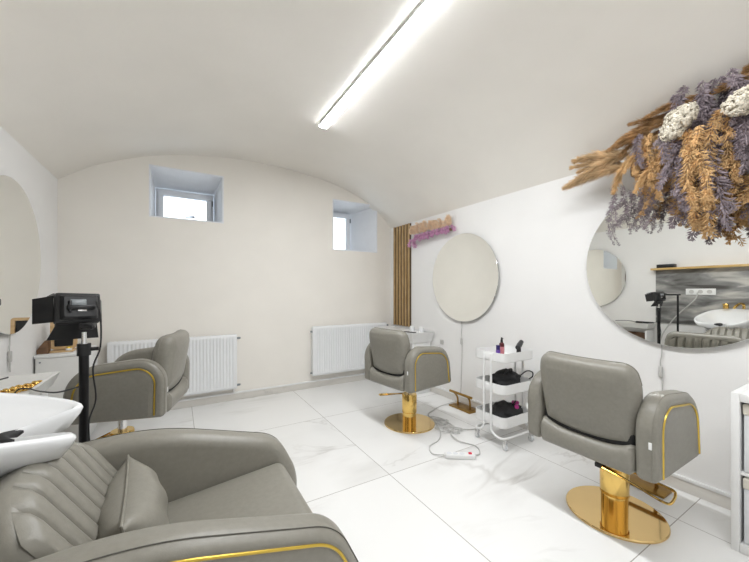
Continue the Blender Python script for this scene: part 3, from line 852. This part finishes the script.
# second stand with a horizontal phone arm (seen in the mirror)
t = thing('phone_stand', 'black stand with horizontal phone arm, seen in the mirror', 'stand', (-.635, 1.74, 0))
bm = bm_new(); tube(bm, [(0, 0, .06), (0, 0, 1.15)], .012, 12); obj('pole', bm, M['blackm'], t)
bm = bm_new(); box(bm, (0, .07, 1.16), (.02, .20, .02), .004); box(bm, (0, .15, 1.165), (.05, .05, .03), .006); obj('arm', bm, M['black'], t)
for k in range(3):
    a = R(-40+120*k)
    bm = bm_new(); tube(bm, [(0, 0, .22), (.16*math.cos(a), .16*math.sin(a), .008)], .007, 8); obj('leg', bm, M['blackm'], t)

# ------------------------------------------------------------------ trolley
TX0_, TX1_, TY0_, TY1_ = 2.10, 2.475, 1.625, 1.925
cx, cy = (TX0_+TX1_)/2, (TY0_+TY1_)/2
t = thing('trolley', 'white three tier metal trolley between the two right salon chairs', 'trolley', (cx, cy, 0))
w, d = TX1_-TX0_, TY1_-TY0_
def rrect(w, d, z, r, n=6): return [(x, y, z) for x, y in rounded_poly([(-w/2, -d/2, r), (w/2, -d/2, r), (w/2, d/2, r), (-w/2, d/2, r)], n)]
for zt, hgt in ((.735, .072), (.495, .078), (.25, .085)):
    bm = bm_new()
    loft(bm, [rrect(w-.012, d-.012, zt-hgt, .04), rrect(w, d, zt-hgt+.006, .045), rrect(w, d, zt, .045), rrect(w-.006, d-.006, zt, .042), rrect(w-.014, d-.014, zt-hgt+.008, .04)])
    obj('tray', bm, M['white'], t, ang=40)
bm = bm_new()
for s in (-1, 1):
    tube(bm, smooth_pts([(-w/2-.009, s*.035, .72), (-w/2-.009, s*.035, .40), (-w/2-.009, s*.035, .17), (-w/2-.009, s*.05, .12), (-w/2-.005, s*.10, .095), (-w/2+.03, s*(d/2-.01), .092), (0, s*(d/2-.005), .092), (w/2-.03, s*(d/2-.01), .092), (w/2+.005, s*.10, .095), (w/2+.009, s*.05, .12), (w/2+.009, s*.035, .17), (w/2+.009, s*.035, .40), (w/2+.009, s*.035, .72)], 5), .009, 10)
obj('tube_frame', bm, M['white'], t, ang=60)
for s in (-1, 1):
    for zt in (.70, .455, .21):
        bm = bm_new(); box(bm, (s*(w/2+.004), 0, zt), (.008, .09, .05), .003); obj('bracket', bm, M['white'], t)
for sx in (-1, 1):
    for sy in (-1, 1):
        c = (sx*(w/2-.03), sy*(d/2-.015))
        bm = bm_new(); tube(bm, [(c[0], c[1], .085), (c[0], c[1], .055)], .007, 10)
        for q in (-1, 1): box(bm, (c[0]+q*.013, c[1], .042), (.003, .022, .05), .001)
        ca = obj('caster', bm, M['chrome'], t)
        bm = bm_new(); lathe(bm, [(0, -.009), (.019, -.009), (.023, -.006), (.023, .006), (.019, .009), (0, .009)], (c[0], c[1], .0232), 20, 'x'); obj('wheel', bm, M['greybox'], ca)
# things on the trolley
t = thing('spray_bottle', 'pink spray bottle with black nozzle on the trolley top', 'bottle', (2.262, 1.775, .671), 0, 'bottles on the trolley')
bm = bm_new(); lathe(bm, [(0, 0), (.019, 0), (.0205, .004), (.0205, .08), (.0195, .09), (0, .09)], sides=20); obj('body', bm, M['pink'], t)
bm = bm_new(); lathe(bm, [(0, .088), (.0205, .088), (.019, .112), (.010, .122), (0, .122)], sides=20); obj('shoulder', bm, M['maroon'], t)
bm = bm_new(); lathe(bm, [(0, .12), (.011, .12), (.010, .135), (.007, .15), (.006, .162), (0, .163)], sides=16); box(bm, (0, -.008, .152), (.008, .012, .008), .002); obj('nozzle', bm, M['black'], t)
t = thing('serum_bottle', 'small purple bottle with dark blue cap on the trolley top', 'bottle', (2.205, 1.765, .671), 0, 'bottles on the trolley')
bm = bm_new(); lathe(bm, [(0, 0), (.0155, 0), (.017, .004), (.017, .068), (0, .07)], sides=20); obj('body', bm, M['purple'], t)
bm = bm_new(); lathe(bm, [(0, .069), (.015, .069), (.0155, .072), (.0155, .105), (0, .106)], sides=20); obj('cap', bm, M['navy'], t)
t = thing('hair_clipper', 'black hair clipper standing at the right end of the trolley top', 'hair clipper', (2.375, 1.70, .671), R(20))
bm = bm_new(); loft(bm, [[(x*.020, y*.017, z) for x, y in [(math.cos(2*PI*k/16), math.sin(2*PI*k/16)) for k in range(16)]] for z in (0, .05, .085)]); obj('handle', bm, M['black'], t)
bm = bm_new(); tube(bm, [(-.028, 0, .082), (.02, 0, .098), (.075, 0, .118)], [.019, .021, .018], 16); obj('head', bm, M['black'], t)
bm = bm_new(); box(bm, (.055, 0, .088), (.012, .02, .02), .004); obj('trigger', bm, M['screen'], t)

def blob(bm, c, s, seed, amp=.18, nu=28, nv=16, flat=.0):
    from mathutils import noise
    rows = []
    for j in range(nv+1):
        ph = PI*j/nv; row = []
        for i in range(nu):
            th = 2*PI*i/nu; v = Vector((math.sin(ph)*math.cos(th), math.sin(ph)*math.sin(th), math.cos(ph)))
            k = 1+amp*noise.noise(v*1.7+Vector((seed, 0, 0)))+amp*.5*noise.noise(v*4.1+Vector((0, seed, 0)))
            p = Vector((v.x*s[0]*k, v.y*s[1]*k, v.z*s[2]*k))
            p.z = max(p.z, -s[2]*.75)
            row.append(tuple(p+Vector(c)))
        rows.append(row)
    loft(bm, rows, True, True)
t = thing('hair_dryer_bag', 'black mesh bag with cable loops on the middle trolley tier', 'bag', (2.275, 1.745, .425), 0, 'black bags on the trolley')
bm = bm_new(); blob(bm, (0, 0, .062), (.14, .10, .078), 3.1, .30); obj('bag', bm, M['blackcloth'], t, ang=80)
bm = bm_new(); tube(bm, smooth_pts([(-.06, -.03, .12), (-.05, -.05, .16), (0, -.05, .165), (.03, -.03, .14), (.0, -.02, .125), (-.05, -.03, .13)], 5), .007, 8); obj('strap', bm, M['black'], t)
bm = bm_new(); tube(bm, smooth_pts([(.07, -.07, .10), (.12, -.10, .145), (.165, -.12, .135), (.17, -.12, .10), (.14, -.11, .082)], 5), .005, 8); obj('cord', bm, M['black'], t)
t = thing('mesh_bag', 'black mesh bag with magenta rollers on the lowest trolley tier', 'bag', (2.285, 1.745, .177), 0, 'black bags on the trolley')
bm = bm_new(); blob(bm, (0, 0, .058), (.145, .11, .075), 8.7, .28); obj('bag', bm, M['blackcloth'], t, ang=80)
bm = bm_new(); tube(bm, smooth_pts([(.02, -.03, .11), (.03, -.05, .14), (.06, -.04, .145), (.07, -.02, .12)], 5), .005, 8); obj('strap', bm, M['black'], t)
def roller(x, y, z, rz, label):
    bm = bm_new(); lathe(bm, [(.009, -.024), (.015, -.024), (.016, -.021), (.016, .021), (.015, .024), (.009, .024)], sides=18, axis='x')
    tag(obj('hair_roller', bm, M['magenta'], None, (x, y, z), (0, R(10), rz)), label, 'hair roller', 'hair rollers on the trolley')
roller(2.30, 1.665, .297, R(40), 'magenta hair roller on the lower black bag, nearer the front')
roller(2.36, 1.72, .302, R(-20), 'magenta hair roller on the lower black bag, nearer the wall')

# ------------------------------------------------------------------ footrests
def footrest(label, loc, rz):
    t = thing('footrest', label, 'footrest', loc, rz, 'gold footrests by the wall')
    bm = bm_new(); box(bm, (0, 0, .007), (.15, .29, .014), .003); obj('base_plate', bm, M['bronze'], t)
    for s in (-1, 1):
        bm = bm_new(); tube(bm, smooth_pts([(.0, s*.085, .014), (-.005, s*.085, .08), (-.02, s*.09, .12), (-.05, s*.095, .15)], 5), .010, 10); obj('post', bm, M['bronze'], t)
    bm = bm_new(); tube(bm, [(-.052, -.15, .155), (-.052, .15, .155)], .013, 12); obj('bar', bm, M['bronze'], t)
    return t
footrest('gold footrest with bar on the floor beside the trolley', (2.535, 2.45, 0), R(0))
footrest('gold footrest on the floor in front of the right salon chair', (2.50, .93, 0), R(0))

# ------------------------------------------------------------------ power strip and cords
ang = math.atan2(1.675-1.79, 1.833-1.669)
t = thing('power_strip', 'white power strip with red switch on the floor', 'power strip', (1.755, 1.735, 0), ang)
bm = bm_new(); box(bm, (0, 0, .017), (.215, .052, .034), .008, 3); obj('body', bm, M['white'], t)
for k in range(3):
    bm = bm_new(); lathe(bm, [(0, .033), (.018, .033), (.018, .0355), (.015, .036), (0, .034)], (-.078+k*.046, 0, 0), 20); obj('socket', bm, M['greybox'], t)
bm = bm_new(); box(bm, (.072, 0, .038), (.024, .018, .012), .003); obj('switch', bm, M['red'], t)
def cord(pts, r, label, rough_seed=None, m='cord'):
    bm = bm_new(); tube(bm, smooth_pts(pts, 6), r, 6); tag(obj('cord', bm, M[m]), label, 'cord', 'cords on the floor')
z = .005
cord([(1.66, 1.80, .02), (1.62, 1.88, z), (1.68, 1.98, z), (1.80, 2.02, z), (1.90, 2.10, z), (1.98, 2.22, z), (2.06, 2.38, z), (2.10, 2.50, z), (2.22, 2.56, z), (2.38, 2.62, z), (2.59, 2.58, .03)], .0048, 'white cord from power strip running past the gold base towards the wall')
random.seed(11)
def tangle(c, a, n, seed, z):
    rn = random.Random(seed); out = []
    for k in range(n):
        th = k*2.1+rn.uniform(-.5, .5); rr_ = rn.uniform(.35, 1)
        out.append((c[0]+a[0]*rr_*math.cos(th)+.06*(k/n-.5), c[1]+a[1]*rr_*math.sin(th)-.1*(k/n-.5), z+.006*rn.random()))
    return out
cord(tangle((2.08, 2.30), (.075, .17), 13, 3, .006), .0045, 'tangled white cord beside the gold chair base', m='cord')
cord(tangle((2.02, 2.10), (.10, .13), 10, 5, .014), .0045, 'tangled white cord between the chair base and the trolley', m='cord')
cord([(1.82, 1.69, .02), (1.92, 1.70, z), (1.99, 1.80, z), (1.93, 1.92, .012), (1.96, 2.04, .02), (2.06, 2.08, .02), (2.22, 2.03, z), (2.38, 2.06, z), (2.52, 2.0, z), (2.59, 1.9, .02)], .0048, 'white cord looping from the power strip behind the trolley')

# ------------------------------------------------------------------ shelf unit at right edge
t = thing('cube_shelf_unit', 'white cube shelf unit with pale storage boxes at the right edge', 'shelf unit', (2.425, .105, 0))
fx = -.192  # front plane at x=2.233
HT, WD = .735, .74
bm = bm_new()
def pl(c, s): box(bm, c, s, .002)
bm.free()
for s in (-1, 1): bm = bm_new(); pl((0, s*(WD/2-.014), HT/2), (.385, .028, HT)); obj('side_panel', bm, M['white'], t)
bm = bm_new(); pl((0, 0, HT-.019), (.385, WD-.057, .038)); obj('top_panel', bm, M['white'], t)
bm = bm_new(); pl((0, 0, .020), (.385, WD-.057, .038)); obj('bottom_panel', bm, M['white'], t)
bm = bm_new(); pl((.01, 0, .362), (.365, WD-.057, .018)); obj('shelf', bm, M['white'], t)
bm = bm_new(); pl((.01, 0, HT/2), (.365, .018, HT-.078)); obj('divider', bm, M['white'], t)
names = {(0, 1): 'upper far', (0, -1): 'upper near', (1, 1): 'lower far', (1, -1): 'lower near'}
for (lv_, s) in names:
    z0, z1 = ((.372, .695) if lv_ == 0 else (.041, .352))
    b = thing('storage_box', 'pale storage box in the %s compartment of the cube shelf unit' % names[lv_, s], 'storage box', (2.425, .105+s*.1735, z0), 0, 'storage boxes in the cube shelf unit')
    hh = z1-z0-.008
    bm = bm_new(); box(bm, (0, 0, hh*.42+.0005), (.35, .318, hh*.84), .006, 3); obj('body', bm, M['greybox'], b)
    bm = bm_new(); box(bm, (0, 0, hh*.92), (.356, .324, hh*.16), .006, 3); obj('lid', bm, M['cream'], b)

# ------------------------------------------------------------------ dried flowers
def spikes(bm, path, n, length, width, spread, rn, taper=True, up=.35, r0=.004):
    """many small thorn-like leaflets round a curved axis"""
    pts, T, N = frames(path); m = len(pts)
    for k in range(n):
        q = rn.random(); i = min(m-2, int(q*(m-1))); f = q*(m-1)-i
        p = pts[i].lerp(pts[i+1], f); t = T[i]; nn = N[i]; b = t.cross(nn)
        th = rn.uniform(0, 2*PI); rad = nn*math.cos(th)+b*math.sin(th)
        env = (math.sin(PI*min(1, .12+q*.88))**.6 if taper else 1)
        d = (rad*spread+t*up+Vector((rn.uniform(-.3, .3), rn.uniform(-.3, .3), rn.uniform(-.3, .3)))).normalized()
        L = length*env*rn.uniform(.6, 1.2)+.004
        side = d.cross(t); side = side.normalized() if side.length > 1e-4 else nn
        oth = d.cross(side).normalized()
        a = p+rad*r0; w = width*rn.uniform(.7, 1.3)
        mid = a+d*L*.45
        v = [bm.verts.new(a), bm.verts.new(mid+side*w), bm.verts.new(mid-side*w*.6+oth*w*.8), bm.verts.new(mid-side*w*.6-oth*w*.8), bm.verts.new(a+d*L)]
        for x, y in ((1, 2), (2, 3), (3, 1)):
            bm.faces.new((v[0], v[x], v[y])); bm.faces.new((v[4], v[y], v[x]))
    tube(bm, path, .0022, 5)

def plume_mesh(name, seed, kind):
    rn = random.Random(seed); bm = bm_new()
    if kind == 'strand':      # hanging: unit length 1 along -z, slightly wavy
        path = smooth_pts([(0, 0, 0), (.03*rn.uniform(-1, 1), .03*rn.uniform(-1, 1), -.12), (.05*rn.uniform(-1, 1), .05*rn.uniform(-1, 1), -.28), (.05*rn.uniform(-1, 1), .05*rn.uniform(-1, 1), -.42)], 8)
        spikes(bm, path, 340, .044, .0036, 1.0, rn, True, .75)
        for s in range(6):
            q = rn.uniform(.15, .9); p = path[int(q*(len(path)-1))]; a = rn.uniform(0, 2*PI); l = rn.uniform(.03, .06)
            sub = [p, p+Vector((math.cos(a)*l*.7, math.sin(a)*l*.7, -l*.3)), p+Vector((math.cos(a)*l, math.sin(a)*l, -l))]
            spikes(bm, smooth_pts(sub, 3), 40, .022, .003, 1.0, rn, True, .6)
    elif kind == 'spray':     # wispy hanging spray with small leaves
        path = smooth_pts([(0, 0, 0), (.03*rn.uniform(-1, 1), .03*rn.uniform(-1, 1), -.14), (.05*rn.uniform(-1, 1), .05*rn.uniform(-1, 1), -.28), (.05*rn.uniform(-1, 1), .05*rn.uniform(-1, 1), -.42)], 8)
        spikes(bm, path, 150, .026, .0034, 1.0, rn, True, .7)
    elif kind == 'pampas':    # along +x, feathery and full
        path = smooth_pts([(0, 0, 0), (.10, 0, .012), (.20, .01*rn.uniform(-1, 1), .012), (.32, .02*rn.uniform(-1, 1), -.012)], 8)
        spikes(bm, path, 420, .070, .0022, .42, rn, True, 1.0)
    elif kind == 'fine':      # wispy pink or peach tufts
        path = smooth_pts([(0, 0, 0), (0, .01, .05), (.01*rn.uniform(-1, 1), .01, .10)], 5)
        spikes(bm, path, 120, .036, .0026, .9, rn, True, .7)
    elif kind == 'hyd':       # flower head of many small petals
        for k in range(430):
            v = Vector((rn.gauss(0, 1), rn.gauss(0, 1), rn.gauss(0, 1))).normalized()
            p = v*(.050+.022*rn.random())*(1+.12*math.sin(5*v.x+3*v.y))
            a = v.orthogonal().normalized(); b = v.cross(a); th = rn.uniform(0, 2*PI)
            u_ = (a*math.cos(th)+b*math.sin(th)); w_ = v.cross(u_)
            s = rn.uniform(.008, .013)
            q = [bm.verts.new(p+u_*s), bm.verts.new(p+w_*s+v*.004), bm.verts.new(p-u_*s), bm.verts.new(p-w_*s+v*.004)]
            c = bm.verts.new(p-v*.008); t_ = bm.verts.new(p+v*.005)
            for i in range(4):
                bm.faces.new((q[i], q[(i+1) % 4], t_)); bm.faces.new((q[(i+1) % 4], q[i], c))
        blob(bm, (0, 0, 0), (.045, .045, .045), 2.2, .1, 16, 10)
    bmesh.ops.recalc_face_normals(bm, faces=bm.faces)
    me = bpy.data.meshes.new(name); bm.to_mesh(me); bm.free()
    return me

MESH = {}
def plume(kind, mname, part, parent, loc, rot, scale, variant):
    key = (kind, mname, variant)
    if key not in MESH:
        MESH[key] = plume_mesh(part, variant*13+len(MESH), kind); MESH[key].materials.append(M[mname])
    o = bpy.data.objects.new(part, MESH[key]); C.objects.link(o)
    o.parent = parent; o.location = loc; o.rotation_euler = rot
    o.scale = scale if isinstance(scale, tuple) else (scale,)*3
    return o

FX, FY, FZ = WX, .55, 2.0
fl = thing('dried_flower_arrangement', 'big hanging arrangement of tan, brown and mauve dried flowers above the large mirror', 'dried flowers', (FX-.001, FY, FZ))
bm = bm_new(); box(bm, (-.05, -.05, .0), (.10, 1.0, .10), .02); obj('foam_base', bm, M['darkwood'], fl)
rn = random.Random(21)
def lp(x, y, z): return (x-FX, y-FY, z-FZ)
def tip_z(y):     # lower outline of the hanging strands
    P = [(-.1, 1.62), (.25, 1.60), (.42, 1.62), (.52, 1.56), (.62, 1.47), (.72, 1.56), (.80, 1.66), (.88, 1.70), (.98, 1.62), (1.08, 1.60), (1.2, 1.7)]
    for (a, za), (b, zb) in zip(P, P[1:]):
        if a <= y <= b: return za+(zb-za)*(y-a)/(b-a)
    return 1.65
def strand(y, x, ztop, ztip, m, var, th=.95):
    ztip -= .03
    L = (ztop-ztip)/.42
    plume('strand', m, 'hanging_strand', fl, lp(x, y, ztop), (rn.uniform(-.10, .10), rn.uniform(-.05, .12), rn.uniform(0, 6.28)), (th*max(.75, min(1.2, L)), th*max(.75, min(1.2, L)), L), var)
for k in range(46):
    y = -.08+.98*(k+.5)/46+rn.uniform(-.015, .015)
    x = rn.uniform(2.36, 2.54); zt = rn.uniform(1.86, 2.12)
    m = 'tan' if (k % 5 in (0, 1, 3)) else 'mauve'
    strand(y, x, zt, tip_z(y)+abs(rn.gauss(0, .07)), m, k % 4)
for k in range(11):      # mauve sprays at the far end, in front of the mirror
    y = .87+.24*(k+.5)/11; zt = rn.uniform(1.78, 1.92); zb_ = tip_z(y)-.09+abs(rn.gauss(0, .06)); L = (zt-zb_)/.42
    plume('spray', 'mauve', 'hanging_spray', fl, lp(rn.uniform(2.50, 2.57), y, zt), (rn.uniform(-.15, .35), rn.uniform(-.1, .1), rn.uniform(0, 6.28)), (.8, .8, L), k % 3)
for k in range(40):      # upper mauve mass
    y = -.12+.86*rn.random(); x = rn.uniform(2.28, 2.44); strand(y, x, min(ceil_z(x)-.02, rn.uniform(2.20, 2.34)), rn.uniform(1.86, 2.0), 'mauve', k % 4)
for k in range(30):      # front layer of long tan strands
    y = .02+.84*(k+.5)/30+rn.uniform(-.02, .02); x = rn.uniform(2.26, 2.36)
    strand(y, x, rn.uniform(2.0, 2.16), tip_z(y)+rn.uniform(.06, .26), 'tan' if k % 5 in (0, 2, 3) else 'mauve', k % 4, .78)
def plumes(n, yr, xr, zr, m, azr, elr, sc):
    for k in range(n):
        plume('pampas', m, 'pampas_plume', fl, lp(rn.uniform(*xr), rn.uniform(*yr), rn.uniform(*zr)), (0, -R(rn.uniform(*elr)), R(rn.uniform(*azr))), rn.uniform(*sc), k % 3)
plumes(9, (.92, 1.02), (2.40, 2.48), (1.99, 2.10), 'beige', (80, 106), (-22, 18), (.8, 1.2))    # fan pointing to the far side
plumes(9, (.72, .86), (2.34, 2.46), (2.13, 2.22), 'brownp', (75, 130), (-40, 8), (.5, .75))
plumes(9, (.55, .75), (2.36, 2.46), (2.17, 2.26), 'brownp', (80, 140), (-10, 12), (.5, .7))
plumes(9, (.10, .36), (2.36, 2.44), (2.18, 2.28), 'brownp', (70, 120), (0, 22), (.55, .8))
plumes(10, (.65, .92), (2.30, 2.40), (1.98, 2.12), 'tan', (60, 130), (-80, -50), (.6, .85))
for x, y, z, s in ((2.26, .665, 2.11, .85), (2.26, .70, 2.06, .7), (2.25, .635, 2.13, .6), (2.27, .455, 2.09, .8), (2.27, .43, 2.12, .6), (2.27, .15, 2.06, .8)):
    plume('hyd', 'hyd', 'hydrangea_head', fl, lp(x, y, z), (rn.random(), rn.random(), rn.random()), s, 1)

# small pink and peach garland over the middle mirror
fg = thing('dried_flower_garland', 'small pink and peach dried flower garland beside the slat panel', 'dried flowers', (WX-.012, 3.03, 1.895))
bm = bm_new(); box(bm, (-.012, 0, .0), (.022, .66, .03), .006); obj('stick', bm, M['stem'], fg)
for k in range(22):
    y = -.36+.72*k/21
    plume('fine', 'peach', 'peach_tuft', fg, (-.05-.02*rn.random(), y, .02+.02*rn.random()), (rn.uniform(-.4, .4), rn.uniform(-.4, .1), rn.uniform(0, 6.28)), rn.uniform(.9, 1.25), k % 3)
for k in range(26):
    y = -.36+.70*k/25
    plume('fine', 'orchid', 'pink_sprig', fg, (-.05-.02*rn.random(), y, .035-.06*(k/25)*(1 if k > 22 else .3)), (PI+rn.uniform(-.5, .5), rn.uniform(-.3, .3), rn.uniform(0, 6.28)), rn.uniform(.6, .9)*(1.3 if k > 22 else 1), k % 3)

# ------------------------------------------------------------------ world, camera, view
w = bpy.data.worlds.new('World'); bpy.context.scene.world = w; w.use_nodes = True
bg = w.node_tree.nodes['Background']; bg.inputs['Color'].default_value = (.80, .90, 1.0, 1); bg.inputs['Strength'].default_value = 1.3

cam = bpy.data.cameras.new('Camera'); co = bpy.data.objects.new('Camera', cam); C.objects.link(co)
cam.sensor_fit = 'HORIZONTAL'; cam.sensor_width = 36; cam.lens = 330/749*36
cam.shift_y = (291-281)/749
cam.clip_start = .02
co.location = (0, 0, 1.21); co.rotation_euler = (R(90), 0, R(-30.8))
sc = bpy.context.scene; sc.camera = co
sc.view_settings.view_transform = 'Standard'; sc.view_settings.look = 'None'
sc.view_settings.gamma = 1; sc.view_settings.use_curve_mapping = False
sc.view_settings.exposure = 1.68
